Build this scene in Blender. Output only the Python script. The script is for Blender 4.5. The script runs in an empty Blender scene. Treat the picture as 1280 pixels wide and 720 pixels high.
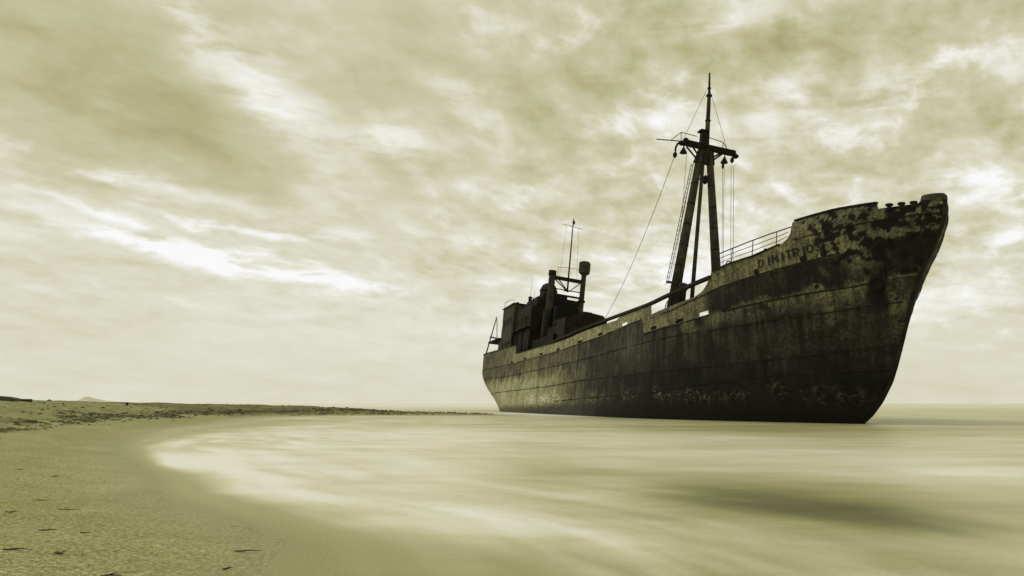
import bpy, bmesh, math, random
import numpy as np
from mathutils import Vector, Matrix, noise
random.seed(7)
C = bpy.context.scene.collection
PI = math.pi

# ------------------------------------------------------------------ colour
DUO = [(0,(8,8,4)),(.10,(24,23,14)),(.2,(48,47,28)),(.3,(76,75,44)),(.4,(103,102,58)),(.5,(128,127,76)),
       (.6,(154,152,100)),(.7,(181,178,134)),(.8,(206,203,170)),(.9,(231,230,212)),(1,(252,252,246))]
def s2l(c):
    c /= 255.
    return c/12.92 if c <= .04045 else ((c+.055)/1.055)**2.4
def duo(L, k=1.):
    L = max(0, min(1, L))
    for (a, ca), (b, cb) in zip(DUO, DUO[1:]):
        if L <= b:
            f = (L-a)/(b-a)
            return tuple(s2l(x+(y-x)*f)*k for x, y in zip(ca, cb))+(1,)
    return (1, 1, 1, 1)

# ------------------------------------------------------------------ node helper
class V:
    def __init__(s, nt, sock): s.nt, s.s = nt, sock
    def _m(s, op, *a, clamp=False):
        n = s.nt.nodes.new('ShaderNodeMath'); n.operation = op; n.use_clamp = clamp
        for i, v in enumerate((s,)+a):
            if isinstance(v, V): s.nt.links.new(v.s, n.inputs[i])
            else: n.inputs[i].default_value = v
        return V(s.nt, n.outputs[0])
    def __add__(s, o): return s._m('ADD', o)
    __radd__ = __add__
    def __sub__(s, o): return s._m('SUBTRACT', o)
    def __mul__(s, o): return s._m('MULTIPLY', o)
    __rmul__ = __mul__
    def __truediv__(s, o): return s._m('DIVIDE', o)
    def pw(s, o): return s._m('POWER', o)
    def clamp(s): return s._m('ADD', 0., clamp=True)
    def step(s, a, b):
        n = s.nt.nodes.new('ShaderNodeMapRange'); n.interpolation_type = 'SMOOTHSTEP'
        s.nt.links.new(s.s, n.inputs[0]); n.inputs[1].default_value = a; n.inputs[2].default_value = b
        return V(s.nt, n.outputs[0])
def xyz(nt, sock):
    n = nt.nodes.new('ShaderNodeSeparateXYZ'); nt.links.new(sock, n.inputs[0])
    return [V(nt, o) for o in n.outputs]
def comb(nt, x, y, z):
    n = nt.nodes.new('ShaderNodeCombineXYZ')
    for i, v in enumerate((x, y, z)):
        if isinstance(v, V): nt.links.new(v.s, n.inputs[i])
        else: n.inputs[i].default_value = v
    return n.outputs[0]
def nz(nt, vec, scale=1., detail=4., rough=.55, dist=0.):
    n = nt.nodes.new('ShaderNodeTexNoise'); nt.links.new(vec, n.inputs['Vector'])
    n.inputs['Scale'].default_value = scale; n.inputs['Detail'].default_value = detail
    n.inputs['Roughness'].default_value = rough; n.inputs['Distortion'].default_value = dist
    return V(nt, n.outputs[0])
def ramp(nt, v, k=1., bl=1.):
    def duo(L, k, f=globals()['duo']):
        c = f(L, k); return (min(.95, c[0]), min(.95, c[1]), min(.95, c[2]*bl), 1)
    n = nt.nodes.new('ShaderNodeValToRGB'); nt.links.new(v.s, n.inputs[0])
    cr = n.color_ramp
    cr.elements[0].position = 0; cr.elements[0].color = duo(0, k)
    cr.elements[1].position = 1; cr.elements[1].color = duo(1, k)
    for a, _ in DUO[1:-1]:
        e = cr.elements.new(a); e.color = duo(a, k)
    return n.outputs[0]
def mat(name):
    m = bpy.data.materials.new(name); m.use_nodes = True
    nt = m.node_tree; b = nt.nodes['Principled BSDF']
    return m, nt, b
def attr(nt, name):
    n = nt.nodes.new('ShaderNodeAttribute'); n.attribute_name = name
    return V(nt, n.outputs['Fac'])
def objco(nt): return nt.nodes.new('ShaderNodeTexCoord').outputs['Object']
def bump(nt, b, v, dist, strength=1.):
    n = nt.nodes.new('ShaderNodeBump'); n.inputs['Distance'].default_value = dist
    n.inputs['Strength'].default_value = strength
    nt.links.new(v.s, n.inputs['Height']); nt.links.new(n.outputs[0], b.inputs['Normal'])

# ------------------------------------------------------------------ materials
def rust_material(name, lo, hi, scale=1.6, rough=.9):
    m, nt, b = mat(name)
    co = objco(nt); x, y, z = xyz(nt, co)
    n1 = nz(nt, co, scale, 5, .65); n2 = nz(nt, comb(nt, x*5., y*5., z*.6), 1., 3, .6)
    n3 = nz(nt, co, 14., 3, .6)
    f = (n1-.5)*1.6+(n2-.5)*.9+(n3-.5)*.7+.5
    L = f.clamp()*(hi-lo)+lo
    nt.links.new(ramp(nt, L, 1.5, 1.55), b.inputs['Base Color'])
    b.inputs['Roughness'].default_value = rough
    b.inputs['Specular IOR Level'].default_value = .2
    bump(nt, b, n3+n1, .03)
    return m
M_MAST = rust_material('rusty_mast_paint', .09, .28)
M_HOUSE = rust_material('rusty_house_plate', .13, .27)
M_DARK = rust_material('dark_rust_shade_steel', .04, .17)  # rusted fittings; on the bridge house it also stands in for recess shade
M_BLACK = rust_material('black_steel', .02, .08)  # near-black tone for flaps, openings, hawse pipe and forward house walls
M_RAIL = rust_material('rail_steel', .1, .24)
M_WIRE = rust_material('weathered_wire', .22, .34)
M_DECK = rust_material('rotten_deck_plate', .12, .3)
M_FUNNEL = rust_material('funnel_plate', .10, .24)
M_LAMP = rust_material('lantern_house_plate', .12, .27)

def tone_material(name, gain, fine, fs, rough=.9, spec=.2, streak=True):
    m, nt, b = mat(name)
    co = objco(nt); x, y, z = xyz(nt, co)
    t = attr(nt, 'tone')
    n3 = nz(nt, co, fs, 6, .7)
    n4 = nz(nt, comb(nt, x*6., y*2., z*.9), 1., 4, .65)
    L = t*((n3-.5)*fine*2.+1.)
    if streak: L = L*((n4-.5)*.95+1.)
    nt.links.new(ramp(nt, L.clamp(), gain, 1.68), b.inputs['Base Color'])
    b.inputs['Roughness'].default_value = rough
    b.inputs['Specular IOR Level'].default_value = spec
    bump(nt, b, n3+n4, .04)
    return m
M_HULL = tone_material('flaking_hull_paint', 1.6, 1.05, 8.)

def make_letter_mat():
    m, nt, b = mat('worn_black_letter_paint')
    co = objco(nt); n = nz(nt, co, 7., 4, .7)
    L = n.step(.57, .72)*.20+.04
    nt.links.new(ramp(nt, L, 1.6, 1.38), b.inputs['Base Color']); b.inputs['Roughness'].default_value = .9
    return m
M_LET = make_letter_mat()

def make_sand():
    m, nt, b = mat('beach_sand')
    co = objco(nt); x, y, z = xyz(nt, co)
    t = attr(nt, 'tone')
    g = nz(nt, co, 38., 3, .7); g2 = nz(nt, co, 130., 1, .5); l = nz(nt, co, 1.3, 5, .6)
    rip = nz(nt, comb(nt, x*2., y*7., z), 1., 4, .6)
    wet = attr(nt, 'wet')
    k = wet*-.35+1.
    L = t+((g-.5)*.85+(g2-.5)*.5)*k+(l-.5)*.10+(rip-.5)*.12*k
    nt.links.new(ramp(nt, L.clamp(), 1.3, 1.16), b.inputs['Base Color'])
    nt.links.new((wet*-.45+.95).s, b.inputs['Roughness'])
    b.inputs['Specular IOR Level'].default_value = .25
    bump(nt, b, (g*1.+rip*2.)*k, .012)
    return m
M_SAND = make_sand()

def make_water():
    m, nt, b = mat('milky_sea_water')
    co = objco(nt); x, y, z = xyz(nt, co)
    t = attr(nt, 'tone')
    d = y._m('MAXIMUM', 2.)
    # soft foam wisps, drawn out along the shore
    a = nz(nt, comb(nt, x*.16, y*.55, 0.), 1., 5, .55, .3)
    c = nz(nt, comb(nt, x*.9, y*2.6, 3.), 1., 4, .6)
    e_ = nz(nt, comb(nt, x*.35+y*.12, y*1.1-x*.1, 7.), 1., 5, .6, .4)
    gr = nz(nt, co, 42., 2, .6); wv = attr(nt, 'wet')
    L = t+((a-.5)*.16+(c-.5)*.08+(e_-.5)*.14)*(wv*-1.+1.)+(gr-.5)*(wv*.16+.05)
    mx = nt.nodes.new('ShaderNodeMix'); mx.data_type = 'RGBA'; nt.links.new(wv.s, mx.inputs[0])
    nt.links.new(ramp(nt, L.clamp(), 1.26, 1.24), mx.inputs[6]); nt.links.new(ramp(nt, L.clamp(), 1.3, 1.16), mx.inputs[7])
    nt.links.new(mx.outputs[2], b.inputs['Base Color'])
    b.inputs['Roughness'].default_value = .42
    b.inputs['IOR'].default_value = 1.33
    nt.links.new((wv*-.2+.35).s, b.inputs['Specular IOR Level'])
    return m
M_WATER = make_water()
def flat_rough(name, lo, hi, sc, gain=1.3):
    m, nt, b = mat(name)
    n = nz(nt, objco(nt), sc, 4, .6)
    L = n.step(.3, .7)*(hi-lo)+lo
    nt.links.new(ramp(nt, L, gain, 1.38), b.inputs['Base Color']); b.inputs['Roughness'].default_value = .95
    return m
M_WEED = flat_rough('dried_seaweed', .14, .42, 3.)
M_TWIG = flat_rough('driftwood', .06, .22, 20.)
M_WALL = flat_rough('weathered_concrete', .12, .3, 1.5)
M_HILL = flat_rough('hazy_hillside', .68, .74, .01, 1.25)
M_POST = flat_rough('post_wood', .08, .2, 6.)

# ------------------------------------------------------------------ object helpers
def tag(o, label=None, cat=None, group=None, kind=None):
    for k, v in (('label', label), ('category', cat), ('group', group), ('kind', kind)):
        if v: o[k] = v
    return o
def obj(name, bm, m, parent=None, smooth=False):
    me = bpy.data.meshes.new(name)
    bmesh.ops.recalc_face_normals(bm, faces=bm.faces)
    bm.to_mesh(me); bm.free()
    if smooth: me.polygons.foreach_set('use_smooth', [True]*len(me.polygons))
    me.materials.append(m)
    o = bpy.data.objects.new(name, me); C.objects.link(o)
    if parent: o.parent = parent
    return o
def frame_of(d):
    d = d.normalized()
    a = Vector((0, 0, 1)) if abs(d.z) < .9 else Vector((1, 0, 0))
    x = d.cross(a).normalized(); return x, x.cross(d).normalized()
def tube(bm, p, q, r0, r1=None, n=10, cap=True):
    p, q = Vector(p), Vector(q); r1 = r0 if r1 is None else r1
    x, y = frame_of(q-p); A = []; B = []
    for i in range(n):
        a = 2*PI*i/n; v = x*math.cos(a)+y*math.sin(a)
        A.append(bm.verts.new(p+v*r0)); B.append(bm.verts.new(q+v*r1))
    for i in range(n): bm.faces.new((A[i], A[(i+1) % n], B[(i+1) % n], B[i]))
    if cap: bm.faces.new(A); bm.faces.new(B)
def poly(bm, pts, r, n=6):
    for a, b in zip(pts, pts[1:]): tube(bm, a, b, r, n=n)
def box(bm, lo, hi, bev=0.):
    vs = [bm.verts.new((x, y, z)) for x in (lo[0], hi[0]) for y in (lo[1], hi[1]) for z in (lo[2], hi[2])]
    fs = [bm.faces.new([vs[i] for i in q]) for q in ((0,1,3,2),(4,6,7,5),(0,4,5,1),(2,3,7,6),(0,2,6,4),(1,5,7,3))]
    if bev:
        es = list({e for f in fs for e in f.edges})
        bmesh.ops.bevel(bm, geom=es, offset=bev, segments=2, affect='EDGES')
def bar(bm, p, q, w, h):
    p, q = Vector(p), Vector(q); x, y = frame_of(q-p)
    A = [bm.verts.new(p+x*a*w/2+y*b*h/2) for a, b in ((-1,-1),(1,-1),(1,1),(-1,1))]
    B = [bm.verts.new(q+x*a*w/2+y*b*h/2) for a, b in ((-1,-1),(1,-1),(1,1),(-1,1))]
    for i in range(4): bm.faces.new((A[i], A[(i+1) % 4], B[(i+1) % 4], B[i]))
    bm.faces.new(A); bm.faces.new(B)
def lathe(bm, c, prof, n=20, axis=(0, 0, 1)):
    c = Vector(c); ax = Vector(axis).normalized(); x, y = frame_of(ax); rings = []
    for r, h in prof:
        rings.append([bm.verts.new(c+ax*h+(x*math.cos(2*PI*i/n)+y*math.sin(2*PI*i/n))*max(r, .001)) for i in range(n)])
    for a, b in zip(rings, rings[1:]):
        for i in range(n): bm.faces.new((a[i], a[(i+1) % n], b[(i+1) % n], b[i]))
    bm.faces.new(rings[0]); bm.faces.new(rings[-1])

# ------------------------------------------------------------------ camera
F = 1005.
cam = bpy.data.cameras.new('camera'); co = bpy.data.objects.new('camera', cam); C.objects.link(co)
co.location = (0, 0, .9); co.rotation_euler = (PI/2, 0, 0)
cam.lens = 36*F/1280; cam.sensor_width = 36; cam.shift_y = 144.5/1280
cam.clip_start = .05; cam.clip_end = 60000
bpy.context.scene.camera = co

# ------------------------------------------------------------------ hull form (s forward, t to starboard, u up; metres)
def lerp(tab, x):
    if x <= tab[0][0]: return tab[0][1]
    for (a, fa), (b, fb) in zip(tab, tab[1:]):
        if x <= b: return fa+(fb-fa)*(x-a)/(b-a)
    return tab[-1][1]
UK = -1.0
STEM = [(-1.0,69.0),(-.6,70.9),(-.2,71.95),(.04,72.32),(.36,72.81),(.96,73.39),(1.8,73.91),(2.47,74.13),(3.63,74.42),(5.03,74.67),(6.13,75.07),(6.95,75.54),(7.9,76.09),(8.5,76.22),(8.93,76.2),(9.2,76.0),(9.4,75.8)]
STERN = [(-1.0,4.2),(0,2.6),(1.0,1.2),(2.0,-.4),(3.0,-1.8),(4.0,-2.5),(5.0,-2.75),(6.0,-2.85),(7,-2.9),(9,-2.9)]
def ss(x):
    x = max(0., min(1., x)); return x*x*(3-2*x)
def hb(s, u):
    k = max(0, min(1, u/6.))
    db = max(0, lerp(STEM, u)-s); da = max(0, s-lerp(STERN, u))
    v = max(0, min(1, (u-UK)/1.7)); B = 5.15*(.80+.20*math.sqrt(max(0, 1-(1-v)**2)))
    x = min(1, db/(20-5*k)); f = (1-(1-x)**2.2)**(.95-.1*k)
    y = min(1, da/(22-13*ss(k*1.15))); a = (1-(1-y)**2)**(.75-.2*ss(k))
    return B*f*a
DECK = [(-3,5.35),(21,5.14),(39,5.12),(45,5.25),(50,5.38),(55,5.62),(57.99,5.75),(58.0,4.75),(62.8,4.92),(65.3,5.12),(71,5.65),(73,5.85),(76,6.5)]
SHEER = [(-3,5.3),(21,5.1),(39,5.08),(45,5.2),(50,5.34),(55,5.58),(57.8,5.68),(58.2,4.75),(62.8,4.88),(65.3,5.08),(71,5.62),(73,5.8),(76.3,6.4)]
TOP = [(-3,7.35),(8,7.2),(22.9,6.9),(23.15,6.0),(24.4,5.95),(40.8,5.86),(44.8,6.02),(46.5,6.08),(53,6.12),(53.6,6.25),(57,6.33),(58.9,6.36),(59.05,5.78),(61.9,5.95),
       (64.2,6.13),(64.8,6.28),(65.1,6.45),(65.4,6.7),(65.62,7.0),(65.73,7.2),(67,7.42),(68.6,7.56),(69.6,7.75),(70.25,7.9),(70.6,8.08),(70.77,8.35),(70.83,8.82),(72.7,9.08),(74.16,9.13),(74.3,8.86),
       (75.5,8.92),(75.56,9.25),(76.3,9.25)]
CAP = [(36.5,5.97),(44.8,6.27),(50,6.36),(57,6.42),(58.9,6.45),(63.2,6.72),(65.7,6.98)]

PORTS = [(21.2,22.3),(27.1,28.2),(33.2,34.3),(38.8,39.9),(44.8,45.9),(49.5,50.5),(54.2,55.2),(59.2,60.1),(62.3,63.2),(64.6,65.4)]
SEAMS = [[(-2.3,4.2),(22,3.8),(45,3.9),(57,4.15),(66,4.3),(72,4.75),(74.4,5.1)],
         [(2,2.2),(37,2.2),(47,2.36),(57,2.3),(66,2.5),(71,2.9),(74,3.3)],
         [(40,.9),(60,1.2),(69.1,2.0),(71.7,2.15),(73.9,2.35)],
         [(-2.6,5.28),(21,5.08),(39,5.06),(50,5.32),(57.6,5.66)],
         [(58.3,4.72),(62.8,4.85),(65.3,5.05),(71,5.59),(73,5.76),(74.6,6.1)],
         [(59.1,5.55),(62,5.7),(65,6.1),(66,6.33),(71.3,6.98),(73.3,7.27),(74.6,7.53),(75.6,7.8)],
         [(70.9,8.0),(73,8.25),(75.9,8.5)]]
def N3(x, y, z, sc=1.): return noise.noise(Vector((x*sc, y*sc, z*sc)))
def fbm(x, y, z, o=4):
    v = 0; a = .5; f = 1
    for _ in range(o): v += a*noise.noise(Vector((x*f, y*f, z*f+7.3*_))); a *= .55; f *= 2.1
    return v
def gb(x, c, w): return math.exp(-((x-c)/w)**2)
def hull_tone(s, u, side):
    z = 0 if side > 0 else 40
    big = fbm(s*.22, u*.35, z+1.7); mid = fbm(s*.9, u*1.1, z+5.2); st = fbm(s*2.6, u*.35, z+9.1); fine = fbm(s*5.5, u*8., z+3.3)
    top = lerp(SHEER, s); top = max(top, 4.7)
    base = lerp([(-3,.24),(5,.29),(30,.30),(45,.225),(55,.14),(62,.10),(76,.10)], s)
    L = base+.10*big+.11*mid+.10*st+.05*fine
    for k_, (a_, b_) in enumerate(PORTS):
        if a_-.5 < s < b_+.5:
            dz = lerp(SHEER, s)-u
            L -= .10*math.exp(-((s-(a_+b_)/2+.2*N3(s*.5, u, k_))/.28)**2)*math.exp(-max(0, dz)/(.7+.5*(k_ % 3)))
    for sm_, a_ in ((SEAMS[0], .30), (SEAMS[1], .26), (SEAMS[3] if s < 58 else SEAMS[4], .3)):
        dz = lerp(sm_, s)-u
        if -.05 < dz < 2.2: L -= a_*max(0, fbm(s*4.5, .3+dz*.15, a_*50+z))*math.exp(-dz/.7)-.05*max(0, -st)*math.exp(-dz/.5)
    # worn lighter patch low on the quarter
    L += .20*ss((s-0)/8)*ss((52-s)/18)*ss((u-.2)/.8)*ss((4.2+mid-u)/1.6)
    # mid and forward body: dark sooty paint with brownish light above
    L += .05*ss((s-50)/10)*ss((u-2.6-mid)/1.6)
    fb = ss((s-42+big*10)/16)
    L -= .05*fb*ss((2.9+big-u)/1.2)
    if s > 70: L -= .10*math.exp(-((s-73.8)/.22)**2)*ss((6.1-u)/.3)*ss((u-3.6)/1.5)
    # weed / wet band above the water
    wet = ss((.55+.5*mid+.35*(s/76)-u)/.6)
    L = L*(1-wet)+wet*(.30*(1-fb)+.07*fb-.10*ss((s-18)/20)*(1-fb))
    # barnacle bloom
    bb = math.exp(-((u-(1.15+.35*big*2))/.42)**2)*ss((s-26)/10)*ss((74-s)/2)
    bb *= ss((fbm(s*.35, 2.2, z)+.18)/.25)*ss((fine+.02)/.12)
    L += .24*bb*(1-.4*ss((s-60)/8))
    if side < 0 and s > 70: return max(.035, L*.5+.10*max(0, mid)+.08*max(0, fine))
    if s > 60:
        f = ss((s-61)/3)
        d = u-top
        # lighter ragged band just below the second seam
        L += f*.13*gb(u, top-.15+.2*mid, .55)*ss((mid+.25)/.2)*ss((74-s)/1.5)
        # pale flaked patches by the anchor pocket
        p = math.exp(-(((s-73.15)/.55)**2+((u-6.25)/.55)**2))+.8*math.exp(-(((s-74.35)/.3)**2+((u-5.1)/1.0)**2))
        p += .55*math.exp(-(((s-72.1)/.4)**2+((u-4.4)/.8)**2))
        L += .17*p*ss((mid+fine*.8+.3)/.3)
    return max(.035, L)
def bulwark_tone(s, u, side):
    z = 0 if side > 0 else 40
    big = fbm(s*.3, u*.5, z+11.7); mid = fbm(s*1.0, u*1.2, z+15.2); st = fbm(s*3., u*.5, z+19.1); fine = fbm(s*3.2, u*3.2, z+23.3)
    L = lerp([(-3,.25),(12,.28),(20,.33),(24,.42),(40,.45),(56,.40),(60,.32),(66,.31),(70,.33),(76,.29)], s)
    L += .08*big+.12*mid+.11*st+.06*fine
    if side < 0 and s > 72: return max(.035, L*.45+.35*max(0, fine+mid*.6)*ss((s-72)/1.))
    if s > 64.8:
        lowstrip = lerp([(64,6.2),(65.8,6.33),(71.3,7.0),(73.3,7.29),(74.6,7.55),(76,7.9)], s)
        f = ss((s-64.8)/1.)
        dk = ss((lowstrip-u)/.1)                       # black band under the name strip
        dk2 = ss((lerp(SHEER, s)+.25+mid*.6-u)/.25)
        L = L*(1-f*dk)+f*dk*(.10+.10*mid+.13*max(0, st)+.16*dk2)
        # pale fan of flaked paint left by the stem
        L += .17*f*math.exp(-(((s-73.45)/.55)**2+((u-6.75)/.55)**2))
        L += .15*f*dk*math.exp(-(((s-72.05)/.25)**2+((u-6.45-(s-72.05)*-1.)/.22)**2))
        # rust eaten blotches growing towards the bow
        bl = ss((fine*1.1+mid*.6+lerp([(70.6,-.42),(71.6,-.05),(73,.02),(75,.06)], s)-abs(u-8.05-.1*(s-73))*lerp([(72,.18),(75,.05)], s)*1.2+.02)/.09)
        L = L*(1-.84*bl*f)
    return max(.035, L)

def shell(name, parent, side, n, rows, lowf, topf, tonef, mtl, extra_s=(), ports=(), ends=True, u_lines=None):
    """plating between two profile curves, as one sheet following the hull form"""
    S0 = [-2.9+79.12*(1-(1-i/n)**1.35) for i in range(n+1)]
    S = sorted(set([round(x, 4) for x in S0]+[round(x, 4) for x in extra_s]))
    bm = bmesh.new(); lay = bm.verts.layers.float.new('tone'); grid = []
    for s in S:
        col = []; lo = lowf(s); hi = topf(s)
        for j in range(rows+1):
            if u_lines: w = u_lines(j, rows, lo, hi)
            else: w = lo+(hi-lo)*j/rows
            u = w
            smin, smax = lerp(STERN, u), lerp(STEM, u)
            sc = min(max(s, smin), smax)
            t = hb(sc, u)
            dent = .06*fbm(s*.5, u*.8, 30+side)+.012*math.sin(s*2*PI/.75)*ss((u+.2)/1.5)*.5
            if t > .6: t += dent
            v = bm.verts.new((sc, side*t, u)); v[lay] = tonef(sc, u, side); col.append(v)
        grid.append(col)
    for i in range(len(S)-1):
        sm = (S[i]+S[i+1])/2; pin = any(a < sm < b for a, b in ports)
        for j in range(rows):
            if pin and j in (1, 2): continue
            q = [grid[i][j], grid[i+1][j], grid[i+1][j+1], grid[i][j+1]]
            try: bm.faces.new(q)
            except ValueError: pass
    return bm
def finish_shell(bms, name, mtl, parent):
    me = bpy.data.meshes.new(name)
    tmp = bmesh.new(); lay = tmp.verts.layers.float.new('tone')
    for bm in bms:
        l2 = bm.verts.layers.float['tone']; mp = {}
        for v in bm.verts:
            w = tmp.verts.new(v.co); w[lay] = v[l2]; mp[v] = w
        for f in bm.faces:
            try: tmp.faces.new([mp[v] for v in f.verts])
            except ValueError: pass
        bm.free()
    bmesh.ops.remove_doubles(tmp, verts=tmp.verts, dist=.0008)
    bmesh.ops.dissolve_degenerate(tmp, edges=tmp.edges, dist=.0005)
    bmesh.ops.recalc_face_normals(tmp, faces=tmp.faces)
    tmp.to_mesh(me); tmp.free()
    me.polygons.foreach_set('use_smooth', [True]*len(me.polygons))
    me.materials.append(mtl)
    o = bpy.data.objects.new(name, me); C.objects.link(o); o.parent = parent
    return o

# the wreck lies heeled to port, her bow lifted a little
d0 = Vector((15.5-(-.3), 35.47-106., 0)).normalized(); up = Vector((0, 0, 1)); st0 = Vector((d0.y, -d0.x, 0))
trim, heel = math.radians(.6), math.radians(6)
SV = d0*math.cos(trim)+up*math.sin(trim); UV = up*math.cos(trim)-d0*math.sin(trim)
TV = st0*math.cos(heel)+UV*math.sin(heel); UV = UV*math.cos(heel)-st0*math.sin(heel)
P0 = Vector((15.5, 35.47, 0))-SV*72.278
ship = bpy.data.objects.new('shipwreck', None); C.objects.link(ship)
# t is to starboard, so (s, t, u) is left-handed: the mesh frame uses y = -t
ship.matrix_world = Matrix(((SV.x, -TV.x, UV.x, P0.x), (SV.y, -TV.y, UV.y, P0.y), (SV.z, -TV.z, UV.z, P0.z), (0, 0, 0, 1)))
tag(ship, 'rusty stranded cargo ship leaning over in the shallows with its bow towards the viewer', 'ship')
def P(s, t, u): return Vector((s, -t, u))
def Q(*L): return [P(*a) for a in L]

n_side = 620
UL = lambda j, r, lo, hi: lo+(hi-lo)*j/r
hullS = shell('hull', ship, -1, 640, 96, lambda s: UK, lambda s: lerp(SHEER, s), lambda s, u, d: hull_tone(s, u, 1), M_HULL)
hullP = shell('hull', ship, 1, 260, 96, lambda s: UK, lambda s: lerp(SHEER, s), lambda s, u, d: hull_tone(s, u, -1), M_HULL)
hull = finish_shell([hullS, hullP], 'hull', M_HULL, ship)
def bpm(frees, *args): pass
es = [x for p in PORTS for x in p]+[22.9,23.15,58.9,59.05,53.0,53.6,65.62,65.73,70.77,70.83,74.16,74.3,75.5,75.56,57.8,58.2]
def bul_lines(j, rows, lo, hi):
    if j == 0: return lo
    if j == 1: return lo+.04
    if j == 2: return lo+.14
    if j == 3: return lo+.24
    return lo+.24+(hi-lo-.24)*(j-3)/(rows-3)
bS = shell('bulwark', ship, -1, 640, 44, lambda s: lerp(SHEER, s), lambda s: lerp(TOP, s), lambda s, u, d: bulwark_tone(s, u, 1), M_HULL, es, PORTS, u_lines=bul_lines)
bP = shell('bulwark', ship, 1, 260, 44, lambda s: lerp(SHEER, s), lambda s: lerp(TOP, s), lambda s, u, d: bulwark_tone(s, u, -1), M_HULL, es, PORTS, u_lines=bul_lines)
bul = finish_shell([bS, bP], 'bulwark', M_HULL, ship)
sol = bul.modifiers.new('plate', 'SOLIDIFY'); sol.thickness = .05; sol.offset = -1

# plate seams (lapped strakes) on both sides
bm = bmesh.new()
for L in SEAMS:
    for side in (1, -1):
        n = int((L[-1][0]-L[0][0])/.35)+2; prev = None
        for i in range(n+1):
            s = L[0][0]+(L[-1][0]-L[0][0])*i/n; u = lerp(L, s)
            pt = [bm.verts.new(P(s, side*(hb(s, uu)+o), uu)) for uu, o in ((u-.03, .0), (u-.018, .034), (u+.018, .034), (u+.03, .0))]
            if prev and fbm(s*.45, u, side*9.) > -.16:
                for k in range(3): bm.faces.new((prev[k], pt[k], pt[k+1], prev[k+1]))
            prev = pt
obj('plate_seam', bm, M_DARK, ship)

# decks
def deck(name, s0, s1, uf, mtl, n=60, inset=.08):
    bm = bmesh.new(); prev = None
    for i in range(n+1):
        s = s0+(s1-s0)*i/n; u = uf(s); b = max(.02, hb(s, u)-inset)
        a = [bm.verts.new(P(s, b, u)), bm.verts.new(P(s, -b, u))]
        if prev: bm.faces.new((prev[0], a[0], a[1], prev[1]))
        prev = a
    return obj(name, bm, mtl, ship)
deck('quarter_deck', -2.6, 57.9, lambda s: lerp(SHEER, s)-.01, M_DECK)
deck('well_deck', 57.9, 65.9, lambda s: lerp(SHEER, s)-.01, M_DECK)
deck('forecastle_deck', 65.8, 75.7, lambda s: lerp([(65.8, 7.0), (69.6, 7.3), (76, 7.7)], s), M_DECK)
bm = bmesh.new(); b0 = hb(65.9, 5.2)-.1; b1 = hb(65.9, 7)-.1     # bulkheads at the deck breaks
f = [bm.verts.new(v) for v in Q((65.9, b0, 5.0), (65.9, -b0, 5.0), (65.9, -b1, 7.0), (65.9, b1, 7.0))]; bm.faces.new(f)
obj('forecastle_bulkhead', bm, M_HOUSE, ship)
bm = bmesh.new(); f = [bm.verts.new(v) for v in Q((57.95, 5., 4.7), (57.95, -5., 4.7), (57.95, -5., 5.7), (57.95, 5., 5.7))]; bm.faces.new(f)
obj('deck_bulkhead', bm, M_HOUSE, ship)
# shut flaps inside the freeing ports
for a, b in PORTS[:5]+PORTS[7:9]:
    bm = bmesh.new(); sm = (a+b)/2; u = lerp(SHEER, sm); t = hb(sm, u+.1)-.09
    box(bm, (a+.04, -t-.02, u+.02), (b-.04, -t+.02, u+.30)); obj('port_flap', bm, M_BLACK, ship)

# cap rail that still bridges the missing plating
def curve_bar(name, tab, dt, w, h, mtl, step=.7):
    bm = bmesh.new(); n = int((tab[-1][0]-tab[0][0])/step); prev = None
    for i in range(n+1):
        s = tab[0][0]+(tab[-1][0]-tab[0][0])*i/n; u = lerp(tab, s); t = hb(s, u)+dt
        pt = [bm.verts.new(P(s, t+a*w/2, u+b*h/2)) for a, b in ((-1,-1),(1,-1),(1,1),(-1,1))]
        if prev:
            for k in range(4): bm.faces.new((prev[k], prev[(k+1) % 4], pt[(k+1) % 4], pt[k]))
        else: bm.faces.new(pt)
        prev = pt
    bm.faces.new(prev)
    return obj(name, bm, mtl, ship)
curve_bar('cap_rail', CAP, 0, .22, .16, M_DARK)
curve_bar('cap_rail', [(24.5,5.98),(36.4,5.95)], -.02, .14, .07, M_RAIL)
curve_bar('cap_rail', [(70.95,8.87),(72.7,9.11),(74.14,9.16)], 0, .16, .07, M_DARK, .3)
curve_bar('cap_rail', [(65.9,7.24),(67,7.44),(68.6,7.58),(69.6,7.77),(70.2,7.9)], 0, .12, .06, M_DARK, .3)
curve_bar('cap_rail', [(-1.5,7.36),(8,7.22),(22.85,6.92)], 0, .14, .07, M_RAIL)
bm = bmesh.new()                                                     # pipe lying inboard of the aft rail
poly(bm, Q((34,4.9,5.75),(40,4.95,6.15),(45.5,4.95,6.32),(52,4.95,6.42)), .07, 8); obj('deck_pipe', bm, M_HOUSE, ship)
bm = bmesh.new()
poly(bm, Q((60.3,4.8,5.6),(60.3,4.8,6.2),(60.55,4.8,6.42),(60.9,4.8,6.35),(61.0,4.8,6.0),(60.6,4.8,5.95)), .03, 6); obj('bent_pipe', bm, M_RAIL, ship)

# stem bar
bm = bmesh.new(); prev = None
for i in range(60):
    u = -.6+i*(9.2+.6)/59; s = lerp(STEM, u)
    pt = [bm.verts.new(P(s-.05, .10, u)), bm.verts.new(P(s+.03, .05, u)), bm.verts.new(P(s+.03, -.05, u)), bm.verts.new(P(s-.05, -.10, u))]
    if prev:
        for k in range(3): bm.faces.new((prev[k], prev[k+1], pt[k+1], pt[k]))
    prev = pt
obj('stem_bar', bm, rust_material('stem_steel', .04, .17), ship, True)
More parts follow.
